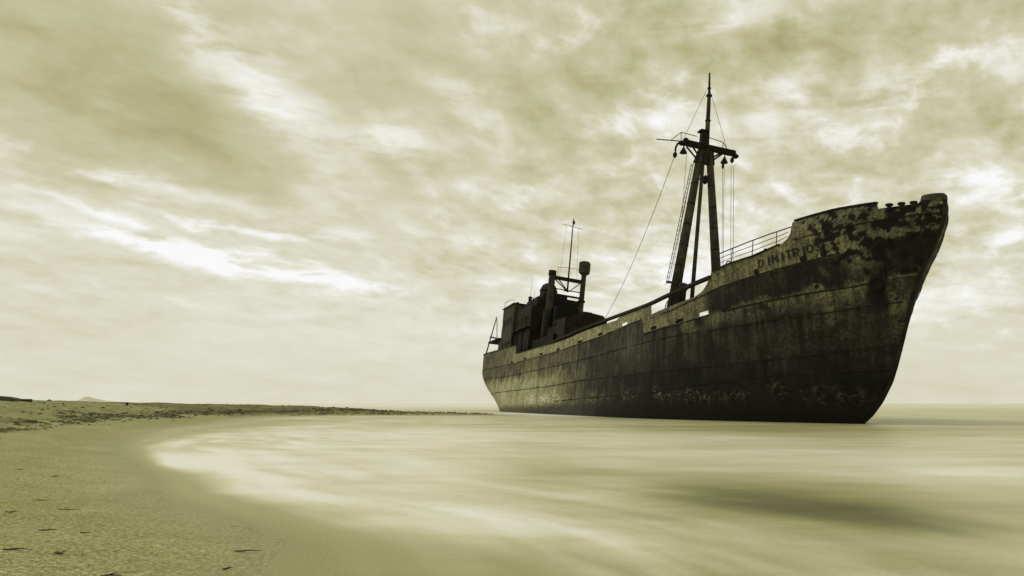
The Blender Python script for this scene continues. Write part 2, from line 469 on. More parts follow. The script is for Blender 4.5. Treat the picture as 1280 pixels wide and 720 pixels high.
# stem head casting: a rounded plate box
bm = bmesh.new(); prev = None
for u, k in ((8.25, .85), (8.5, 1.), (9.1, 1.), (9.25, .96), (9.33, .8)):
    ring = []
    for s, t in ((75.45,.58),(75.8,.4),(76.03,.2),(76.14,0),(76.03,-.2),(75.8,-.4),(75.45,-.58)):
        ring.append(bm.verts.new(P(75.6+(s-75.6)*k, t*k, u)))
    if prev:
        for i in range(7): bm.faces.new((prev[i], prev[(i+1) % 7], ring[(i+1) % 7], ring[i]))
    prev = ring
bm.faces.new(prev)
obj('stem_head', bm, rust_material('stem_head_plate', .06, .32, 2.6), ship)
# roller fairleads on the bow
for s in (74.62, 75.0, 75.36):
    bm = bmesh.new(); t = hb(s, 8.9)-.03
    lathe(bm, P(s, t, 8.86), [(.11,-.1),(.09,.0),(.08,.05),(.15,.09),(.16,.13),(.13,.16),(.04,.18)], 16)
    obj('roller_fairlead', bm, M_DARK, ship, True)
# anchor pocket and hull portholes
bm = bmesh.new(); s, u = 73.82, 5.9; t = hb(s, u)
nrm = Vector((.62, -1, -.35)).normalized()
lathe(bm, P(s, t-.10, u), [(.26,-.2),(.30,.06),(.34,.16),(.31,.21),(.24,.21),(.22,.19),(.01,.19)], 22, nrm)
hp = obj('hawse_pipe', bm, M_BLACK, ship, True)
for s, u, r in ((68.81, 6.82, .13), (71.25, 7.11, .15), (72.15, 7.26, .13)):
    bm = bmesh.new(); t = hb(s, u); dsd = (hb(s+.2, u)-hb(s-.2, u))/.4
    nn = Vector((-dsd, -1, -.3)).normalized()
    lathe(bm, P(s, t-.02, u), [(r*1.1,-.1),(r*1.1,.045),(r*.95,.06),(.01,.062)], 18, nn)
    obj('porthole', bm, M_BLACK, ship)

# ship's name: stroke letters painted on the bow strake
GL = {'D': [[(0,0),(0,1),(.5,.9),(.62,.5),(.5,.1),(0,0)]], 'I': [[(.3,0),(.3,1)]], 'M': [[(0,0),(0,1),(.33,.45),(.66,1),(.66,0)]],
      'T': [[(.33,0),(.33,1)],[(0,1),(.66,1)]], 'R': [[(0,0),(0,1),(.5,.95),(.55,.7),(.45,.5),(0,.45)],[(.25,.47),(.6,0)]],
      'O': [[(.33,0),(.08,.2),(0,.5),(.08,.8),(.33,1),(.58,.8),(.66,.5),(.58,.2),(.33,0)]],
      'S': [[(.6,.85),(.35,1),(.08,.85),(.1,.6),(.55,.4),(.6,.15),(.33,0),(.03,.15)]]}
base = [(68.9,6.97),(72.1,7.42)]
name_o = None
S_AT = [69.02,69.46,69.78,70.20,70.50,70.88,71.24,71.50,71.86]
for ch, s0 in zip('DIMITRIOS', S_AT):
    bm = bmesh.new()
    for st in GL[ch]:
        for (a0, b0), (a1, b1) in zip(st, st[1:]):
            W_, H_ = .40, .36
            p = [(s0+a0*W_, lerp(base, s0)+b0*H_), (s0+a1*W_, lerp(base, s0)+b1*H_)]
            dx, dy = p[1][0]-p[0][0], p[1][1]-p[0][1]; l = math.hypot(dx, dy) or 1; nx, ny = -dy/l*.032, dx/l*.032
            if abs(dx) < .5*abs(dy): nx *= 1.5
            m_ = 4; pv = None
            for k in range(m_+1):
                s = p[0][0]+dx*k/m_; u = p[0][1]+dy*k/m_
                q = [bm.verts.new(P(s+e*nx, hb(s+e*nx, u+e*ny)+.035, u+e*ny)) for e in (-1, 1)]
                if pv: bm.faces.new((pv[0], q[0], q[1], pv[1]))
                pv = q
    obj('letter', bm, M_LET, ship)

# forecastle guard rail
rail = None
RT = [(65.75,8.0),(66.42,8.1),(67.58,8.23),(68.85,8.4),(69.98,8.55),(70.8,8.66)]
bm = bmesh.new()
pts = [P(s, hb(s, 8)-.06, lerp(RT, s)) for s in [65.75+i*(70.8-65.75)/14 for i in range(15)]]
poly(bm, pts, .028, 6); rail = obj('guard_rail', bm, M_RAIL, ship)
for k in (.36, .68):
    bm = bmesh.new()
    poly(bm, [P(s, hb(s, 7.8)-.06, lerp(TOP, s)*(1-k)+lerp(RT, s)*k) for s in [65.75+i*(70.5-65.75)/14 for i in range(15)]], .016, 6)
    obj('rail_bar', bm, M_RAIL, rail)
for s in (66.0, 67.25, 68.6, 69.95):
    bm = bmesh.new(); tube(bm, P(s, hb(s, 7.8)-.06, lerp(TOP, s)-.1), P(s, hb(s, 8)-.06, lerp(RT, s)), .024, n=6)
    obj('stanchion', bm, M_RAIL, rail)
for s, u, r in ((69.05, 7.9, .11), (70.0, 8.0, .09), (70.28, 8.1, .10)):       # mushroom vents behind the rail
    bm = bmesh.new(); lathe(bm, P(s, hb(s, 7.8)-.35, u-.4), [(.05,0),(.05,.3),(r,.33),(r,.38),(.03,.45)], 12); obj('mushroom_vent', bm, M_DARK, ship, True)
bm = bmesh.new(); c = P(66.6, hb(66.6, 7.4)-.3, 7.5)
for i in range(14):
    a0, a1 = PI*i/14, PI*(i+1)/14
    tube(bm, c+Vector((.25*math.cos(a0), 0, .2*math.sin(a0))), c+Vector((.25*math.cos(a1), 0, .2*math.sin(a1))), .03, n=6)
obj('mooring_ring', bm, M_DARK, ship)

# ------------------------------------------------------------------ foremast (bipod)
S = 53.8
def leg(b, t, w0, w1, name='mast_leg'):
    bm = bmesh.new(); tube(bm, P(*b), P(*t), w0, w1, 14)
    o = obj(name, bm, M_MAST, ship, True); return o
lg = leg((S, 1.78, 5.3), (S, .62, 18.1), .40, .22)
for k in range(9):                                                  # flanges and rivet bands
    f = .05+k*.11; bm = bmesh.new(); a = P(S, 1.78, 5.3).lerp(P(S, .62, 18.1), f); b = P(S, 1.78, 5.3).lerp(P(S, .62, 18.1), f+.006)
    tube(bm, a, b, .415-.18*f, n=14); obj('band', bm, M_DARK, lg)
lg2 = leg((S, -2.1, 5.3), (S, -.02, 18.1), .38, .22)
for k in range(9):
    f = .05+k*.11; bm = bmesh.new(); a = P(S, -2.1, 5.3).lerp(P(S, -.02, 18.1), f); b = P(S, -2.1, 5.3).lerp(P(S, -.02, 18.1), f+.006)
    tube(bm, a, b, .395-.17*f, n=14); obj('band', bm, M_DARK, lg2)
bm = bmesh.new(); tube(bm, P(54.4, .5, 5.3), P(53.9, .42, 17.2), .15, .12, 10); obj('derrick_boom', bm, M_MAST, ship, True)
bm = bmesh.new(); lathe(bm, P(55.5, 1.72, 5.3), [(.24,0),(.24,2.9),(.30,2.95),(.30,3.15),(.26,3.35),(.05,3.42)], 16); obj('ventilator', bm, M_DARK, ship, True)
bm = bmesh.new(); box(bm, (52.8, -3.0, 5.3), (54.9, 3.0, 6.3), .05); obj('mast_house', bm, M_HOUSE, ship)
# topmast with housing and collars
bm = bmesh.new()
tube(bm, P(S, .2, 17.9), P(S, .3, 20.2), .17, .15, 12); tube(bm, P(S, .3, 20.2), P(S, .38, 21.9), .14, .12, 12)
tube(bm, P(S, .38, 21.9), P(S, .5, 23.45), .09, .055, 10)
tm = obj('topmast', bm, M_MAST, ship, True)
for u, t, r in ((20.2,.3,.19),(21.9,.38,.2),(22.4,.42,.12)):
    bm = bmesh.new(); tube(bm, P(S, t, u-.04), P(S, t, u+.05), r, n=12); obj('collar', bm, M_DARK, tm)
bm = bmesh.new(); box(bm, (S-.25, -.70, 18.3), (S+.25, -.22, 19.35), .04); box(bm, (S-.3, -.86, 19.36), (S+.3, -.25, 19.48), .02); obj('lamp_box', bm, M_DARK, tm)
# crosstree
bm = bmesh.new()
bar(bm, P(S, 1.95, 18.42), P(S, -1.88, 18.3), .34, .26); bar(bm, P(S+.45, 1.8, 18.45), P(S+.45, -1.7, 18.33), .06, .07); bar(bm, P(S-.45, 1.8, 18.45), P(S-.45, -1.7, 18.33), .06, .07)
for t in (-1.5,-.8,.6,1.2,1.7): bar(bm, P(S-.48, t, 18.38), P(S+.48, t, 18.38), .05, .05)
ct = obj('crosstree', bm, M_DARK, ship)
for a, b in (((S,1.66,18.2),(S,.8,17.45)), ((S,1.2,18.25),(S,.7,17.7)), ((S,-.2,17.5),(S,-1.0,18.2)), ((S,-.3,17.8),(S,-.9,18.25))):
    bm = bmesh.new(); tube(bm, P(*a), P(*b), .06, n=8); obj('brace', bm, M_DARK, ct)
bm = bmesh.new(); g = [bm.verts.new(P(S+e, t, u)) for e in (-.2,.2) for t, u in ((1.0,17.3),(-.4,17.25),(-.25,18.1),(.75,18.2))]
bm.faces.new(g[:4]); bm.faces.new(g[4:])
for i in range(4): bm.faces.new((g[i], g[(i+1) % 4], g[4+(i+1) % 4], g[4+i]))
obj('gusset', bm, M_DARK, ct)
for t, u, r in ((2.05,18.35,.2),(1.75,18.6,.2),(-1.95,18.15,.2)):
    bm = bmesh.new(); lathe(bm, P(S, t, u-.15), [(.05,0),(r,.1),(r,.22),(.06,.34)], 10); obj('end_fitting', bm, M_DARK, ct)
def block(t, u, size=.14, bell=False):
    bm = bmesh.new(); tube(bm, P(S, t, u+size*2.4), P(S, t, u), .03, n=6)
    if bell: lathe(bm, P(S, t, u-.28), [(size*1.7,0),(size*1.5,.08),(size*.7,.3),(.05,.42)], 12)
    else: lathe(bm, P(S, t, u-.3), [(.03,0),(size,.12),(size,.3),(.03,.42)], 10)
    obj('block', bm, M_DARK, ct, True)
bm = bmesh.new(); poly(bm, Q((S,2.0,18.4),(S,2.3,18.3),(S,2.42,18.0),(S,2.42,17.75)), .07, 8); obj('hook_arm', bm, M_DARK, ct)
block(2.42, 17.6); block(1.85, 18.0, .15, True); block(-1.15, 17.85, .15, True); block(-1.72, 17.95, .13); block(-1.08, 17.45, .08)
bm = bmesh.new(); tube(bm, P(S, 2.0, 18.5), P(S, 3.82, 18.32), .035, n=6); obj('yard', bm, M_RAIL, ct)
bm = bmesh.new()
for pts in (((2.74,18.5),(2.05,19.17),(.89,19.1)), ((2.05,19.17),(1.99,18.5)), ((.16,19.2),(-1.04,19.04),(-1.4,18.6),(-1.9,18.35)), ((.05,19.2),(.01,18.5)), ((-1.04,19.04),(-1.06,18.47))):
    bm = bmesh.new(); poly(bm, [P(S-.2, a, b) for a, b in pts], .025, 6); obj('platform_rail', bm, M_RAIL, ct)
bm = bmesh.new(); tube(bm, P(S, .9, 16.2), P(S, -.3, 16.2), .06, n=8); lathe(bm, P(S, .1, 15.9), [(.04,0),(.16,.1),(.16,.5),(.04,.62)], 10); obj('leg_tie', bm, M_DARK, ship)
# ladder up the starboard leg
bm = bmesh.new(); a0, a1 = P(S-.15, 2.0, 8.9), P(S-.15, .98, 17.3)
b0, b1 = P(S-.5, 2.0, 8.9), P(S-.5, .98, 17.3)
tube(bm, a0, a1, .025, n=6); tube(bm, b0, b1, .025, n=6)
for i in range(26): tube(bm, a0.lerp(a1, (i+.5)/26), b0.lerp(b1, (i+.5)/26), .016, n=5)
bar(bm, P(S, 1.4, 9.0), P(S, 2.15, 9.0), .25, .12)
obj('ladder', bm, M_WIRE, ship)
# rigging
def wire(name, pts, r=.014, sag=0.):
    bm = bmesh.new(); pts = [P(*p) for p in pts]
    if sag:
        a, b = pts; pts = [a.lerp(b, i/24)-Vector((0, 0, sag*4*(i/24)*(1-i/24))) for i in range(25)]
    poly(bm, pts, r, 5); return obj(name, bm, M_WIRE, ship)
wire('stay', ((S,.61,22.2),(S,1.88,18.8))); wire('stay', ((S,.32,22.2),(S,-1.2,18.7)))
wire('stay', ((S,2.42,17.5),(36,.65,8.0)), .018, sag=1.1)
wire('derrick_fall', ((S,1.6,17.8),(S,1.38,6.2)), .014); wire('derrick_fall', ((S,1.05,17.4),(S,1.9,9.2)), .014)
for t0, t1 in ((-1.06,-1.75),(-1.16,-1.85),(-1.68,-2.4),(-1.86,-2.6)): wire('derrick_fall', ((S,t0,17.5),(S,t1,9.9)), .014)
for t1 in (-1.8,-2.5):
    bm = bmesh.new(); lathe(bm, P(S, t1, 9.55), [(.03,0),(.1,.1),(.1,.28),(.03,.4)], 10); obj('cargo_block', bm, M_RAIL, ship)

# ------------------------------------------------------------------ after castle: kingposts, bridge house, funnel
K = 22.5
for t, top, lantern in ((1.93, 15.1, False), (-1.5, 15.4, True)):
    bm = bmesh.new(); tube(bm, P(K, t, 5.2), P(K, t, top), .42 if not lantern else .33, .34 if not lantern else .26, 16)
    kp = obj('kingpost', bm, M_MAST if lantern else M_FUNNEL, ship, True)
    if not lantern:
        bm = bmesh.new(); tube(bm, P(K, t, top-.35), P(K, t, top+.12), .42, .40, 16); obj('post_cap', bm, M_DARK, kp)
        bm = bmesh.new(); tube(bm, P(K-.1, t+.1, 5.2), P(K-.1, t+.05, 11.0), .55, .5, 14); obj('winch_trunk', bm, M_DARK, kp, True)
    else:
        bm = bmesh.new(); lathe(bm, P(K, t, 15.2), [(.32,0),(.62,.22),(.63,1.28),(.5,1.42),(.12,1.5)], 6); obj('lantern_house', bm, M_LAMP, kp)
        for i in (0, 1):
            bm = bmesh.new(); tube(bm, P(K, t, 9.5+i*2.8), P(K, t, 9.7+i*2.8), .4, n=12); obj('band', bm, M_DARK, kp)
bm = bmesh.new(); bar(bm, P(K, 1.8, 14.55), P(K, -1.4, 14.45), .35, .34)
xb = obj('crossbar', bm, M_DARK, ship)
for a, b in (((1.6,14.4),(.2,13.3)), ((1.2,14.4),(.1,13.3)), ((-.1,13.3),(-1.2,14.3)), ((.5,13.3),(-.2,13.3))):
    bm = bmesh.new(); bar(bm, P(K, *a), P(K, *b), .09, .09); obj('brace', bm, M_DARK, xb)
for u, w in ((13.35,.05),(12.75,.16),(12.35,.06),(12.05,.10)):
    bm = bmesh.new(); bar(bm, P(K+.05, 1.7, u+.05), P(K+.05, -1.3, u-.05), .3, w); obj('platform_beam', bm, M_DARK, xb)
bm = bmesh.new(); tube(bm, P(K, .13, 13.2), P(K, .24, 21.0), .10, .05, 8); am = obj('radio_mast', bm, M_DARK, ship, True)
bm = bmesh.new(); tube(bm, P(K, 1.3, 20.25), P(K, .2, 20.15), .025, n=6); tube(bm, P(K, .2, 20.15), P(K, -.84, 20.0), .025, n=6); obj('yardarm', bm, M_RAIL, am)
bm = bmesh.new(); lathe(bm, P(K-.1, .12, 20.4), [(.04,0),(.13,.1),(.13,.3),(.04,.4)], 10); obj('mast_lamp', bm, M_DARK, am)
for t0, t1, u1 in ((.9,1.15,14.7),(-.4,-.75,14.7)):
    bm = bmesh.new(); tube(bm, P(K, t0, 20.1), P(K, t1, u1), .011, n=5); obj('halyard', bm, M_WIRE, am)
bm = bmesh.new(); poly(bm, Q((K,1.36,14.7),(K,1.36,15.7),(K,-1.1,15.76)), .022, 5); obj('wire_frame', bm, M_RAIL, xb)

def block_house(name, s0, s1, t0, t1, u0, u1, mtl, bev=.08, taper=0.):
    bm = bmesh.new(); box(bm, (s0, -t1, u0), (s1, -t0, u1))
    bmesh.ops.subdivide_edges(bm, edges=bm.edges[:], cuts=11, use_grid_fill=True)
    for v in bm.verts:                                              # buckled and rusted-away plating
        x, y, z = v.co; n1 = fbm(x*.9, y*.9, z*.9+s0); top_ = ss((z-(u1-.5))/.5)
        v.co.y += .13*n1; v.co.x += .10*fbm(z, x, y+4)
        v.co.z -= top_*(.40*max(0, fbm(x*1.1, y*1.1, 60)+.08)+.15*max(0, N3(x*3, y*3, 61)))
    return obj(name, bm, mtl, ship)
house = block_house('deckhouse', 7.2, 13.2, -3.6, 3.65, 5.2, 12.75, M_HOUSE, .25)
mid = block_house('bridge_house', 13.3, 20.4, -3.4, 3.3, 5.2, 11.75, M_DARK, .12)  # dark albedo carries the shade of the recessed starboard wall
fr = block_house('bridge_front', 20.5, 24.0, -.9, 1.55, 5.2, 11.4, M_BLACK, .06)
lo_h = block_house('lower_house', 20.45, 29.0, -3.2, 2.9, 5.2, 7.9, M_BLACK, .06)
wh = block_house('wheelhouse', 15.2, 20.2, -2.2, 2.7, 11.78, 12.75, M_DARK, .15)
up2 = block_house('chart_room', 15.5, 19.4, -.8, 1.9, 12.76, 13.35, M_DARK, .2)
bm = bmesh.new(); lathe(bm, P(17.0, .75, 12.8), [(.95,0),(.95,1.2),(.9,1.5),(.72,1.85),(.4,2.05),(.1,2.1)], 24)
fn = obj('funnel', bm, M_FUNNEL, ship, True)
bm = bmesh.new(); lathe(bm, P(17.0, .75, 13.9), [(.98,0),(1.0,.05),(1.0,.16),(.98,.2)], 24); obj('funnel_band', bm, M_DARK, fn)
for t, u1, s_ in ((1.6,16.2,12.), (1.15,14.9,12.)):
    bm = bmesh.new(); tube(bm, P(s_, t, 12.7), P(s_, t, u1), .025, .012, 5); obj('aerial', bm, M_WIRE, ship)
bm = bmesh.new(); lathe(bm, P(12., 1.6, 12.7), [(.2,0),(.2,1.1),(.28,1.2),(.05,1.35)], 12); obj('ventilator', bm, M_DARK, ship, True)
# windows and doors of the houses
def opening(parent, s, t, u, w, h, name='window', aft=False):
    bm = bmesh.new()
    if aft: box(bm, (s-.03, -t-w/2, u), (s+.03, -t+w/2, u+h))
    else: box(bm, (s-w/2, -t-.03, u), (s+w/2, -t+.03, u+h))
    o = obj(name, bm, M_BLACK, parent)
    bm = bmesh.new(); r = .05
    for a, b in (((-1,0),(1,0)),((1,0),(1,1)),((1,1),(-1,1)),((-1,1),(-1,0))):
        if aft: bar(bm, (s-.04, -t+a[0]*w/2, u+a[1]*h), (s-.04, -t+b[0]*w/2, u+b[1]*h), r, r)
        else: bar(bm, (s+a[0]*w/2, -t-.04, u+a[1]*h), (s+b[0]*w/2, -t-.04, u+b[1]*h), r, r)
    obj('frame', bm, M_HOUSE, o)
for s in (8.6, 10.4, 12.1):
    opening(house, s, 3.65, 10.6, .7, .7); opening(house, s, 3.65, 8.0, .5, .5, 'porthole')
for t in (-2.2, 0, 2.2): opening(house, 7.2, t, 10.7, .8, .7, aft=True)
opening(house, 7.2, 2.6, 7.3, .8, 1.9, 'door', aft=True)
for s in (14.4, 16.2, 18.0, 19.6): opening(mid, s, 3.3, 9.9, .8, .8)
opening(mid, 15.4, 3.3, 5.5, .8, 1.9, 'door'); opening(mid, 18.2, 3.3, 6.2, .6, .6)
# bridge wing deck lip and rails
bm = bmesh.new(); box(bm, (13.4, -3.75, 9.3), (20.6, -3.31, 9.42)); obj('wing_deck', bm, M_DARK, mid)
bm = bmesh.new(); box(bm, (6.9, -3.8, 12.76), (13.3, 3.7, 12.86), .03); obj('roof_edge', bm, M_HOUSE, house)
for t, s_, u0, u1, r in ((2.4, 9.0, 12.86, 13.35, .16), (-.8, 8.4, 12.86, 13.6, .2), (3.0, 11.8, 12.86, 13.15, .12)):
    bm = bmesh.new(); lathe(bm, P(s_, t, u0), [(r,0),(r,u1-u0-.12),(r*1.5,u1-u0-.1),(r*1.4,u1-u0),(.03,u1-u0+.06)], 12); obj('roof_vent', bm, M_DARK, house, True)
bm = bmesh.new()                                                     # torn plating along the bridge roof
R_ = random.Random(4); prev = None
for i in range(30):
    s_ = 13.4+i*7.0/29; hgt = .15+.35*abs(R_.gauss(0, 1))*(.4+.6*math.sin(i*.6)**2); hgt = min(hgt, .8)
    q = [bm.verts.new(P(s_, 3.2+R_.uniform(-.04,.04), 11.74)), bm.verts.new(P(s_, 3.15+R_.uniform(-.12,.1), 11.76+hgt))]
    if prev: bm.faces.new((prev[0], q[0], q[1], prev[1]))
    prev = q
obj('torn_plating', bm, M_DARK, mid)
bm = bmesh.new(); poly(bm, Q((7.4,3.6,12.85),(7.4,3.6,13.6),(10.5,3.6,13.55),(12.9,3.6,13.2)), .03, 6); obj('roof_rail', bm, M_RAIL, house)
for s_ in (14.0, 16.5, 19.0):
    bm = bmesh.new(); tube(bm, P(s_, 3.6, 5.3), P(s_, 3.7, 9.3), .07, n=8); obj('wing_post', bm, M_DARK, mid)
bm = bmesh.new(); tube(bm, P(20.7,1.2,7.9), P(20.7,1.2,12.4), .12, n=8); tube(bm, P(20.7,.2,7.9), P(20.7,.2,12.0), .08, n=8); obj('steam_pipe', bm, M_DARK, fr)
bm = bmesh.new(); lathe(bm, P(25.5, 1.6, 7.9), [(.28,0),(.28,1.0),(.5,1.2),(.55,1.5),(.3,1.8),(.05,1.85)], 14); obj('cowl_vent', bm, M_DARK, ship, True)
bm = bmesh.new(); box(bm, (24.5, -2.4, 7.9), (28.6, 1.8, 8.9), .15); obj('boat_chock', bm, M_BLACK, ship)
# side plating screen beside the house
bm = bmesh.new(); box(bm, (13.25, -4.0, 5.3), (20.3, -3.9, 7.4), .02); obj('side_screen', bm, M_BLACK, ship)
# winch house forward of the kingposts
bm = bmesh.new()
g = [P(s, t, u) for s in (28.5, 31.5) for t, u in ((2.6,5.2),(-1.5,5.2),(-1.5,9.3),(-1.1,9.75),(.6,9.95),(1.5,9.6),(2.6,9.2))]
vv = [bm.verts.new(x) for x in g]; bm.faces.new(vv[:7]); bm.faces.new(vv[7:])
for i in range(7): bm.faces.new((vv[i], vv[(i+1) % 7], vv[7+(i+1) % 7], vv[7+i]))
obj('winch_house', bm, M_DARK, ship)
for s0, s1 in ((33, 41), (44, 52)):
    bm = bmesh.new(); box(bm, (s0, -2.6, 5.1), (s1, 2.6, 6.0), .04); obj('hatch_coaming', bm, M_DARK, ship)
# stern: ensign staff with its prop, boat platform
bm = bmesh.new(); tube(bm, P(1.5, 4.35, 7.2), P(1.5, 3.35, 12.6), .09, .06, 8); fs = obj('ensign_staff', bm, M_DARK, ship)
bm = bmesh.new(); tube(bm, P(1.6, 3.05, 9.7), P(1.5, 3.3, 12.3), .045, n=6); obj('prop', bm, M_DARK, fs)
bm = bmesh.new(); poly(bm, Q((1.5,4.0,9.9),(1.7,3.6,9.85),(1.7,3.1,9.8)), .09, 8); obj('davit_roller', bm, M_DARK, fs)
bm = bmesh.new(); box(bm, (0.6, -4.0, 9.1), (7.15, 3.6, 9.3), .03); bp = obj('boat_platform', bm, M_DARK, ship)
bm = bmesh.new(); box(bm, (5.6, -3.6, 5.3), (7.1, 2.5, 9.08), .03); obj('platform_support', bm, M_HOUSE, bp)

# ------------------------------------------------------------------ shore
SHORE = [(.9,-6),(.35,-1),(-.25,1.2),(-.75,2.8),(-1.13,4.2),(-1.46,5.15),(-2.59,6.68),(-3.5,7.83),(-4.3,9.5),(-5.3,11.3),(-6.7,13.8),(-8.4,17.2),(-10.5,22.3),(-12.6,28.5),(-13.8,35.5),
         (-15.8,45),(-16.6,54),(-14.5,59),(-11.8,61),(-7,61.6),(-2.2,61.9),(-.9,63.2),(-2.2,64.9),(-8,67.0),(-14,73),(-20,88),(-30,105),(-60,150),(-140,260),(-400,420),(-500,-100),(0,-100)]
def catmull(pts, n=5):
    out = []
    for i in range(1, len(pts)-2):
        p0, p1, p2, p3 = [np.array(p, float) for p in pts[i-1:i+3]]
        for k in range(n):
            t = k/n; out.append(.5*((2*p1)+(-p0+p2)*t+(2*p0-5*p1+4*p2-p3)*t*t+(-p0+3*p1-3*p2+p3)*t**3))
    return out
SP = np.array([SHORE[0]]+catmull(SHORE[:-2])+[SHORE[-4], SHORE[-3], SHORE[-2], SHORE[-1]], float)
def sdist(X, Y):
    X = np.asarray(X, float); Y = np.asarray(Y, float)
    d = np.full(X.shape, 1e9); ins = np.zeros(X.shape, bool)
    n = len(SP)
    for i in range(n):
        a, b = SP[i], SP[(i+1) % n]; e = b-a; L2 = e@e
        k = np.clip(((X-a[0])*e[0]+(Y-a[1])*e[1])/L2, 0, 1)
        d = np.minimum(d, np.hypot(X-a[0]-k*e[0], Y-a[1]-k*e[1]))
        c = ((a[1] > Y) != (b[1] > Y))
        xi = a[0]+(Y-a[1])/(e[1] if e[1] else 1e-9)*e[0]
        ins ^= c & (X < xi)
    return np.where(ins, d, -d)
def zprof(d):
    return np.where(d < 0, np.maximum(d*.10, -2.), np.interp(d, [0,1.,3.,5.,9.,18.,40.], [0,.085,.33,.62,.98,1.28,1.38]))
def terrain_z(x, y, d=None):
    if d is None: d = float(sdist(np.array([x]), np.array([y]))[0])
    z = float(zprof(np.array(d)))
    z = min(z, z*.25+.75*lerp([(35,1.38),(50,1.05),(60,.85),(70,.62),(90,.42)], y)) if d > 0 else z
    if d > -3: z += .022*N3(x*.8, y*.8, 12)*(1 if d > 0 else 1+d/3)+.009*N3(x*2.6, y*2.6, 15)*(1 if d > 0 else 1+d/3)
    k = ss(d/4.)
    return z+k*(.09*N3(x*.35, y*.35, 0)+.045*N3(x*1.3, y*1.3, 3))+.012*ss(d)*N3(x*3, y*3, 5)
def polar_sheet(name, ratios, ys, zf, tonef, mtl, kindlabel, wetf=None):
    me = bpy.data.meshes.new(name); nR, nY = len(ratios), len(ys)
    Yg, Rg = np.meshgrid(ys, ratios, indexing='ij'); Xg = Rg*(Yg+3.)
    D = sdist(Xg.ravel(), Yg.ravel()); xs, yy = Xg.ravel(), Yg.ravel()
    vs = [(x, y, zf(x, y, d)) for x, y, d in zip(xs, yy, D)]
    fs = [(i*nR+j, i*nR+j+1, (i+1)*nR+j+1, (i+1)*nR+j) for i in range(nY-1) for j in range(nR-1)]
    me.from_pydata(vs, [], fs)
    a = me.attributes.new('tone', 'FLOAT', 'POINT'); a.data.foreach_set('value', [tonef(x, y, d, v[2]) for x, y, d, v in zip(xs, yy, D, vs)])
    if wetf:
        a = me.attributes.new('wet', 'FLOAT', 'POINT'); a.data.foreach_set('value', [wetf(x, y, d) for x, y, d in zip(xs, yy, D)])
    me.polygons.foreach_set('use_smooth', [True]*len(me.polygons)); me.materials.append(mtl)
    o = bpy.data.objects.new(name, me); C.objects.link(o); tag(o, kind='structure'); return o
def sand_tone(x, y, d, z):
    L = .545+.05*fbm(x*.5, y*.5, 2.)
    L -= (.022+.03*N3(x*.8,y*.8,3))*(1-ss((d-.15)/(.5+.3*N3(x*.7, y*.7, 1))))*(1 if y < 40 else .5)          # damp edge
    if d > 2 and y > 9:
        f = ss((d-2.2)/1.5)*ss((y-9)/5)
        L += f*(-.07+.16*fbm(x*1.2, y*1.2, 9.)+.12*fbm(x*4, y*3, 19.))
        wr = math.exp(-((d-2.9-.8*N3(x*.2, y*.2, 0))/.5)**2)*ss((fbm(x*.7, y*.35, 4.)+.15)/.2)
        L -= .20*wr
    if y > 50 and d > .3: L -= .10*ss((d-.4)/1.)
    return L
rat = list(np.concatenate([np.linspace(-3.5,-.75,40), np.linspace(-.73,.03,230), np.linspace(.05,.6,14)]))
ysb = list(np.concatenate([np.linspace(-6,1.4,16), np.geomspace(1.5,90,290), np.geomspace(92,420,30)]))
beach = polar_sheet('beach', rat, ysb, lambda x, y, d: terrain_z(x, y, d), sand_tone, M_SAND, None, lambda x, y, d: 1-ss((d-.1)/.9))
tag(beach, 'coarse sandy beach curving away to a low spit', None)

WB = []   # foam and shade patches on the water: centre x, y; spreads; amount
for x, y, lx, sl, a in [
    # px-free world numbers: (X, Y, spread in X, spread in ln Y, amount)
    (-5.2,12.8,.9,.16,.09),(-4.2,13.2,2.0,.24,.07),(-2.1,9.3,1.6,.36,.08),(-4.6,27.0,4.6,.18,.08),(-2.2,17.5,3.6,.3,.08),(-.6,11.,1.6,.12,.05),(-.2,6.3,.9,.24,.06),
    (2.8,22.0,6.5,.20,.09),(6.0,10.7,1.6,.17,.15),(5.2,13.9,3.2,.12,.09),(10.,17.9,3.5,.10,.07),(1.5,7.9,1.2,.12,.07),
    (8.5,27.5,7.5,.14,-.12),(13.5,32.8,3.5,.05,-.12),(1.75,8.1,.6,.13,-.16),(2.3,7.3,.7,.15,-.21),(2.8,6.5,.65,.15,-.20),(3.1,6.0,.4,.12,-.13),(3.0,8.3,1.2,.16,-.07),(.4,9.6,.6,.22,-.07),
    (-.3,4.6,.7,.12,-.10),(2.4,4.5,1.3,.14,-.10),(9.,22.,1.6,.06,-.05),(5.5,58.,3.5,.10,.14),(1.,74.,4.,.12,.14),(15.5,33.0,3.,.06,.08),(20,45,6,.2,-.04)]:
    WB.append((x, y, lx, sl, a))
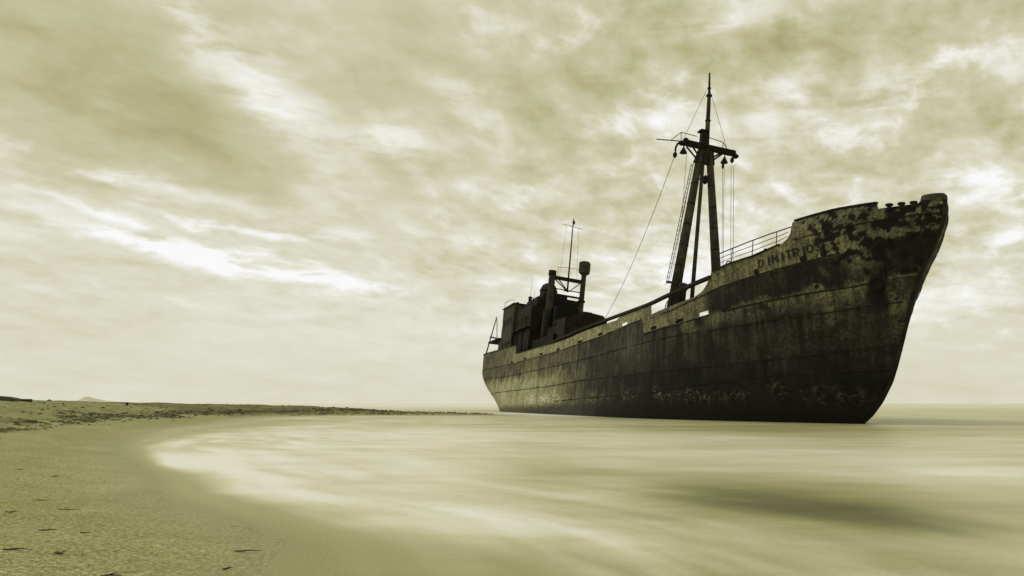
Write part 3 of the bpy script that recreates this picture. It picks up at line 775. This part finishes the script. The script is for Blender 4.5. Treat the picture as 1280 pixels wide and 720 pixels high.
def water_tone(x, y, d, z):
    r = x/max(y, .1)
    L = .685+.10*fbm(x*.14+y*.03, y*.3, 6.)+.06*fbm(x*.4+y*.25, y*.8, 16.)
    if y > .5:
        ly = math.log(y)
        for X, Y, lx, sl, a in WB:
            q = ((x-X)/lx)**2+((ly-math.log(Y))/sl)**2
            if q < 9: L += a*math.exp(-q*.7)
    e = -d
    if e > 0 and y < 75:
        al = y*.16+x*.1
        near = math.exp(-e/ (3.+y*.18))
        sc_ = 5./(4.+y*.25)
        L += near*(.20*fbm(e*1.1*sc_, al*.9, 17.)+.10*fbm(e*3.*sc_, al*2., 27.))
    if y < 46:
        L += .0
        w = lerp([(2,1.7),(5,1.05),(8,.75),(12,.4),(16,.6),(22,1.6),(30,3.2),(46,6.)], y)*(1+.35*N3(x*.45, y*.45, 8)+.2*N3(x*1.6, y*1.6, 3))
        L += (.06+.24*fbm(e*1.3+3, y*.5+x*.35, 33.)+.12*fbm(e*5, y*1.1+x*.8, 35.))*math.exp(-((e-1.7*w)/((1.1 if e < 1.7*w else 3.6)*w))**2)*(1 if e < 1.7*w else 1.)*(1-ss((y-16)/14)*.6)
        k = 1-ss((e-.3*w)/(w*1.15)); L = L*(1-k)+(.565+.07*fbm(e*3., y*.5+x*.3, 5.)+.05*math.exp(-((e-.38*w)/(.16*w))**2)*ss((y-5.5)/2))*k; kk = 1-ss(e/.55); L = L*(1-kk)+.525*kk
        k2 = math.exp(-((e-w*.05)/.12)**2)
    elif y < 64: k = 1-ss(e/3.); L = L*(1-k)+.57*k
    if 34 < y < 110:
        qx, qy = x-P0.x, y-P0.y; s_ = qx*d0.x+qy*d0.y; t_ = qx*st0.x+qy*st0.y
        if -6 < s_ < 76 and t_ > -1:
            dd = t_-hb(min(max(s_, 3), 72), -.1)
            L += .10*math.exp(-((dd-.8)/1.5)**2)*ss((54-s_)/10)-.07*math.exp(-((dd-.5)/2.2)**2)*ss((s_-46)/8)  # aft foam strip; forward, the hull's dark reflection painted into the tone
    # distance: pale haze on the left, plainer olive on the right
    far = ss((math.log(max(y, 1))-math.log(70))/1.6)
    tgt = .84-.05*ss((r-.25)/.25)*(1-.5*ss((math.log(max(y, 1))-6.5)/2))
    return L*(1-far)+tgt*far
ratw = list(np.concatenate([np.linspace(-3.5,-.8,20), np.linspace(-.78,.78,250), np.linspace(.8,3.5,20)]))
ysw = list(np.concatenate([np.linspace(-12,1.4,8), np.geomspace(1.5,300,260), np.geomspace(320,30000,40)]))
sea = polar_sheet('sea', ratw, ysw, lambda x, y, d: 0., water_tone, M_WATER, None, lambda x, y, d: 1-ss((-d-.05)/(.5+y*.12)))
tag(sea, 'calm milky sea around the wreck')

# ------------------------------------------------------------------ wrack line and beach litter (uncountable)
def scatter(name, n, accept, size, flat, mtl, label, cat, seed):
    R = random.Random(seed); bm = bmesh.new(); k = 0
    cand = 40*n; xs = []; ys = []
    for _ in range(cand):
        y = math.exp(R.uniform(math.log(5), math.log(84))); x = R.uniform(-.86, .02)*y; xs.append(x); ys.append(y)
    D = sdist(np.array(xs), np.array(ys))
    for x, y, d in zip(xs, ys, D):
        if k >= n: break
        if d < .05 or R.random() > accept(x, y, d): continue
        k += 1; z = terrain_z(x, y, d); r = R.uniform(*size)*R.choice((.5,.7,1,1,1.5))*(1+y/60.); a = R.uniform(0, PI) if R.random() < .4 else R.gauss(0, .35)
        ca, sa = math.cos(a), math.sin(a); h = r*flat*R.uniform(.4, 1.3)
        pts = []
        for i in range(6):
            b = 2*PI*i/6; rx = r*R.uniform(.6, 1.2)*math.cos(b); ry = r*.45*R.uniform(.5, 1.2)*math.sin(b)
            pts.append(bm.verts.new((x+rx*ca-ry*sa, y+rx*sa+ry*ca, z-.01+h*.2*R.random())))
        t = bm.verts.new((x+R.uniform(-.2,.2)*r, y, z+h))
        for i in range(6): bm.faces.new((pts[i], pts[(i+1) % 6], t))
    o = obj(name, bm, mtl); return tag(o, label, cat, kind='stuff')
def acc_wrack(x, y, d):
    m = ss((fbm(x*.7, y*.35, 4.)+.22)/.15)
    m = max(m, .75*ss((y-24)/6)); w = math.exp(-((d-2.9-.8*N3(x*.2, y*.2, 0))/(.38+.4*ss((y-25)/10)))**2)*ss((y-9)/4)*m
    if y > 50 and x > -16: w = max(w, ss((d-.2)/.5)*(.3+.7*math.exp(-((d-1.5)/.9)**2))*.9)
    return w*min(1, .12+y/45.)*(1 if y > 50 else .8)
def acc_litter(x, y, d):
    return ss((d-3)/1.2)*ss((y-12)/8)*(.03+.35*max(0, fbm(x*.5, y*.5, 14.)))
scatter('seaweed_wrack', 5200, acc_wrack, (.035, .10), .28, M_WEED, 'dark line of dried seaweed washed up along the curve of the beach', 'seaweed', 3)
scatter('beach_litter', 1700, acc_litter, (.03, .09), .35, M_WEED, 'scattered dry tufts and pebbles on the upper beach', 'litter', 5)

# single scraps lying on the near sand: x, y, length, turn, label
TW = [(-2.58,4.19,.16,.1,'long thin black reed stem at the left edge of the sand nearest the viewer'),
      (-2.37,4.22,.07,-.2,'short dark chip just right of the long black reed stem'),
      (-1.93,3.86,.13,-.35,'forked dark twig lying lowest in view on the near sand'),
      (-3.51,5.64,.12,.05,'flattened double scrap of weed near the left edge above the reed stem'),
      (-2.88,4.98,.15,-.1,'slender straw lying level above the short dark chip'),
      (-2.63,4.94,.06,.2,'tiny crumb of weed to the right of the slender straw'),
      (-1.59,4.79,.17,.0,'thin pale straw lying alone nearest the wet edge of the sand'),
      (-1.50,4.25,.05,.3,'small dark chip lying alone at the bottom beside the wet sand'),
      (-3.98,6.79,.17,-.15,'curled strip of bark on the left sand well above the twigs'),
      (-3.45,6.24,.16,-.1,'faint long reed blade just below the curled strip of bark'),
      (-5.08,8.93,.08,.2,'small knotted weed lump farthest right on the middle left sand'),
      (-5.73,9.37,.09,.1,'small dark weed tuft farthest off at the left edge of the open sand')]
for k, (x, y, l, a, lab) in enumerate(TW):
    R = random.Random(k+20); bm = bmesh.new(); pts = []; z = terrain_z(x, y)
    for i in range(6):
        f = i/5-.5; pts.append(Vector((f*l*math.cos(a)+R.uniform(-.01,.01), f*l*math.sin(a)*1.0+R.uniform(-.02,.02), .003+R.uniform(0,.006))))
    for i in range(5): tube(bm, pts[i], pts[i+1], .0035*(1.2-abs(i-2)/4), .0035*(1.2-abs(i-1)/4), 6)
    if k in (1, 2, 3, 7): tube(bm, pts[2], pts[2]+Vector((l*.25, l*.3, .008)), .003, .0015, 5); tube(bm, pts[3], pts[3]+Vector((l*.2, -l*.25, .006)), .003, .0015, 5)
    o = obj('driftwood_scrap', bm, M_TWIG); o.location = (x, y, z)
    tag(o, lab, 'twig', 'bits of driftwood and weed on the near sand')

# low ruined wall on the skyline, marker post
wx, wy = -26.6, 42.0; z = terrain_z(-26.6, 42)
bm = bmesh.new(); R = random.Random(2); prev = None
for i in range(15):
    x = -2.6+i*4.0/14; h = .42-.02*i+R.uniform(-.03,.03)
    if i > 11: h *= .6
    q = [bm.verts.new((x, yy, zz)) for yy, zz in ((-.25,-.4),(-.25,h*.9),(-.1,h),(.25,h*.95),(.25,-.4))]
    if prev:
        for k in range(4): bm.faces.new((prev[k], prev[k+1], q[k+1], q[k]))
    else: bm.faces.new(q)
    prev = q
bm.faces.new(prev)
o = obj('ruined_wall', bm, M_WALL); o.location = (wx, wy, z); tag(o, 'low dark ruined wall on the crest of the beach at far left', 'wall')
bm = bmesh.new(); tube(bm, (0,0,-.2), (.03,0,.16), .07, .06, 8); tube(bm, (-.06,0,.12), (.1,0,.16), .05, .04, 8)
o = obj('marker_post', bm, M_POST); px_, py_ = -23.0, 48.0; o.location = (px_, py_, terrain_z(px_, py_)); tag(o, 'short wooden stump standing alone on the beach crest', 'post')
# distant island
bm = bmesh.new(); prof = [(-640,0),(-600,12),(-560,30),(-520,44),(-480,46),(-430,38),(-370,30),(-300,22),(-200,14),(-100,10),(-20,0)]
prev = None
for x, h in prof:
    q = [bm.verts.new((x, yy, zz)) for yy, zz in ((-200,-2),(-60,h*.5),(0,h),(80,h*.4),(200,-2))]
    if prev:
        for k in range(4): bm.faces.new((prev[k], prev[k+1], q[k+1], q[k]))
    prev = q
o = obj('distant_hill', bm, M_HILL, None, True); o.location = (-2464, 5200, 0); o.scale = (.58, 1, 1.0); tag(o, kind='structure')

# ------------------------------------------------------------------ sky
w = bpy.data.worlds.new('World'); bpy.context.scene.world = w; w.use_nodes = True
nt = w.node_tree; bg = nt.nodes['Background']
SUN_EL, SUN_AZ = math.radians(38), math.radians(-60)      # azimuth from the view axis, to the left
w.cycles.sampling_method = 'MANUAL'; w.cycles.sample_map_resolution = 512
tc = nt.nodes.new('ShaderNodeTexCoord'); X, Y, Z = xyz(nt, tc.outputs['Generated'])
sky = nt.nodes.new('ShaderNodeTexSky'); sky.sky_type = 'NISHITA'; sky.sun_disc = False
sky.sun_elevation = SUN_EL; sky.sun_rotation = SUN_AZ; sky.dust_density = 4.
bw = nt.nodes.new('ShaderNodeRGBToBW'); nt.links.new(sky.outputs[0], bw.inputs[0]); nish = V(nt, bw.outputs[0])*.10
az = X._m('ARCTAN2', Y); el = Z._m('ARCSINE')
zz = Z._m('MAXIMUM', 0.)+.10
cu, cv = X/zz, Y/zz
warp = nz(nt, comb(nt, az*7., el*14., 0.), 1., 5, .6); warp2 = nz(nt, comb(nt, az*7., el*14., 9.), 1., 5, .6)
azw = az+(warp-.5)*.12; elw = el+(warp2-.5)*.06
n_big = nz(nt, comb(nt, cu*1.5, cv*.8, 0.), 1., 4, .55, .3)
zq = Z._m('MAXIMUM', 0.)+.27; du, dv = X/zq, Y/zq
n_puf = nz(nt, comb(nt, du*7.2-dv*2.6, dv*5.6, 4.), 1., 7, .57, .25)
n_pu2 = nz(nt, comb(nt, du*13.-dv*4., dv*12.+du*2., 11.), 1., 5, .58, .1)
n_fin = nz(nt, comb(nt, az*9., el*38.+az*2., 2.), 1., 7, .62, .3)
n_ff = nz(nt, comb(nt, az*30., el*120., 6.), 1., 4, .6)
h = el.step(.0, .45)
right = az.step(-.22, .22)
amp = el.step(.02, .17); low = amp*-1.+1.
L = h*-.05+.84
L = L+(n_big-.5)*amp*.08+(n_puf-.5)*amp*(right*.19+.13)+(n_pu2-.5)*amp*(right*.20+.10)
L = L+n_puf.step(.53, .68)*amp*(right*.075+.02)-n_puf.step(.46, .30)*amp*.02
L = L+(n_fin-.5)*(low*.05+.055)+(n_ff-.5)*.02
streak = n_fin.step(.36, .60)*1.05+.12
def blob(x, y, sx, sy, rot, a):
    global L
    A = math.atan((x-640)/F); E = math.atan((504.5-y)/F*math.cos(A)); r = math.radians(rot); c, s = math.cos(r), math.sin(r)
    da = azw-A; de = elw-E
    p = (da*c-de*s)*(F/sx); q = (da*s+de*c)*(F/sy)
    g = ((p*p+q*q)*-1.)._m('EXPONENT')
    L = L+(g*streak*a if a > .07 else g*a)
for b in [(80,110,230,110,0,-.10),(260,190,150,42,28,-.055),(300,90,130,26,38,.12),(350,125,70,22,25,.06),(690,130,170,70,0,-.045),(560,60,120,50,20,-.02),
          (482,172,55,20,0,.12),(110,214,150,12,9,.12),(60,250,110,10,8,.06),(215,312,130,11,9,.24),(300,328,75,10,9,.17),(300,290,90,6,10,.16),(150,275,80,5,12,.10),(425,361,70,9,3,.22),(430,298,60,8,5,.08),
          (985,125,60,26,-35,.10),(1150,100,90,20,-14,.11),(860,150,75,45,0,.06),(900,30,80,18,-5,.09),(870,325,150,34,-10,.11),(1180,225,90,10,-8,.08),
          (1180,380,80,18,-8,.08),(1000,60,110,30,-15,-.06),(1170,160,150,30,-15,-.04),(1230,60,80,40,0,-.06),(800,50,90,50,0,-.05),(50,400,120,45,0,-.035),
          (640,420,500,60,0,.02)]:
    blob(*b)
L = (L+nish*.04).clamp()
below = Z.step(-.05, .0)
L = L*(below*.25+.75)
nt.links.new(ramp(nt, L, 1., 1.04), bg.inputs['Color']); bg.inputs['Strength'].default_value = 1.
sl = bpy.data.lights.new('sun', 'SUN'); sl.energy = .7; sl.angle = math.radians(25); sl.color = (1, .96, .86)
so = bpy.data.objects.new('sun', sl); C.objects.link(so)
sd = Vector((math.sin(SUN_AZ)*math.cos(SUN_EL), math.cos(SUN_AZ)*math.cos(SUN_EL), math.sin(SUN_EL)))
so.rotation_euler = sd.to_track_quat('Z', 'Y').to_euler(); so.location = (-20, 20, 30)

sc = bpy.context.scene
sc.view_settings.view_transform = 'Standard'; sc.view_settings.look = 'None'; sc.view_settings.exposure = 0
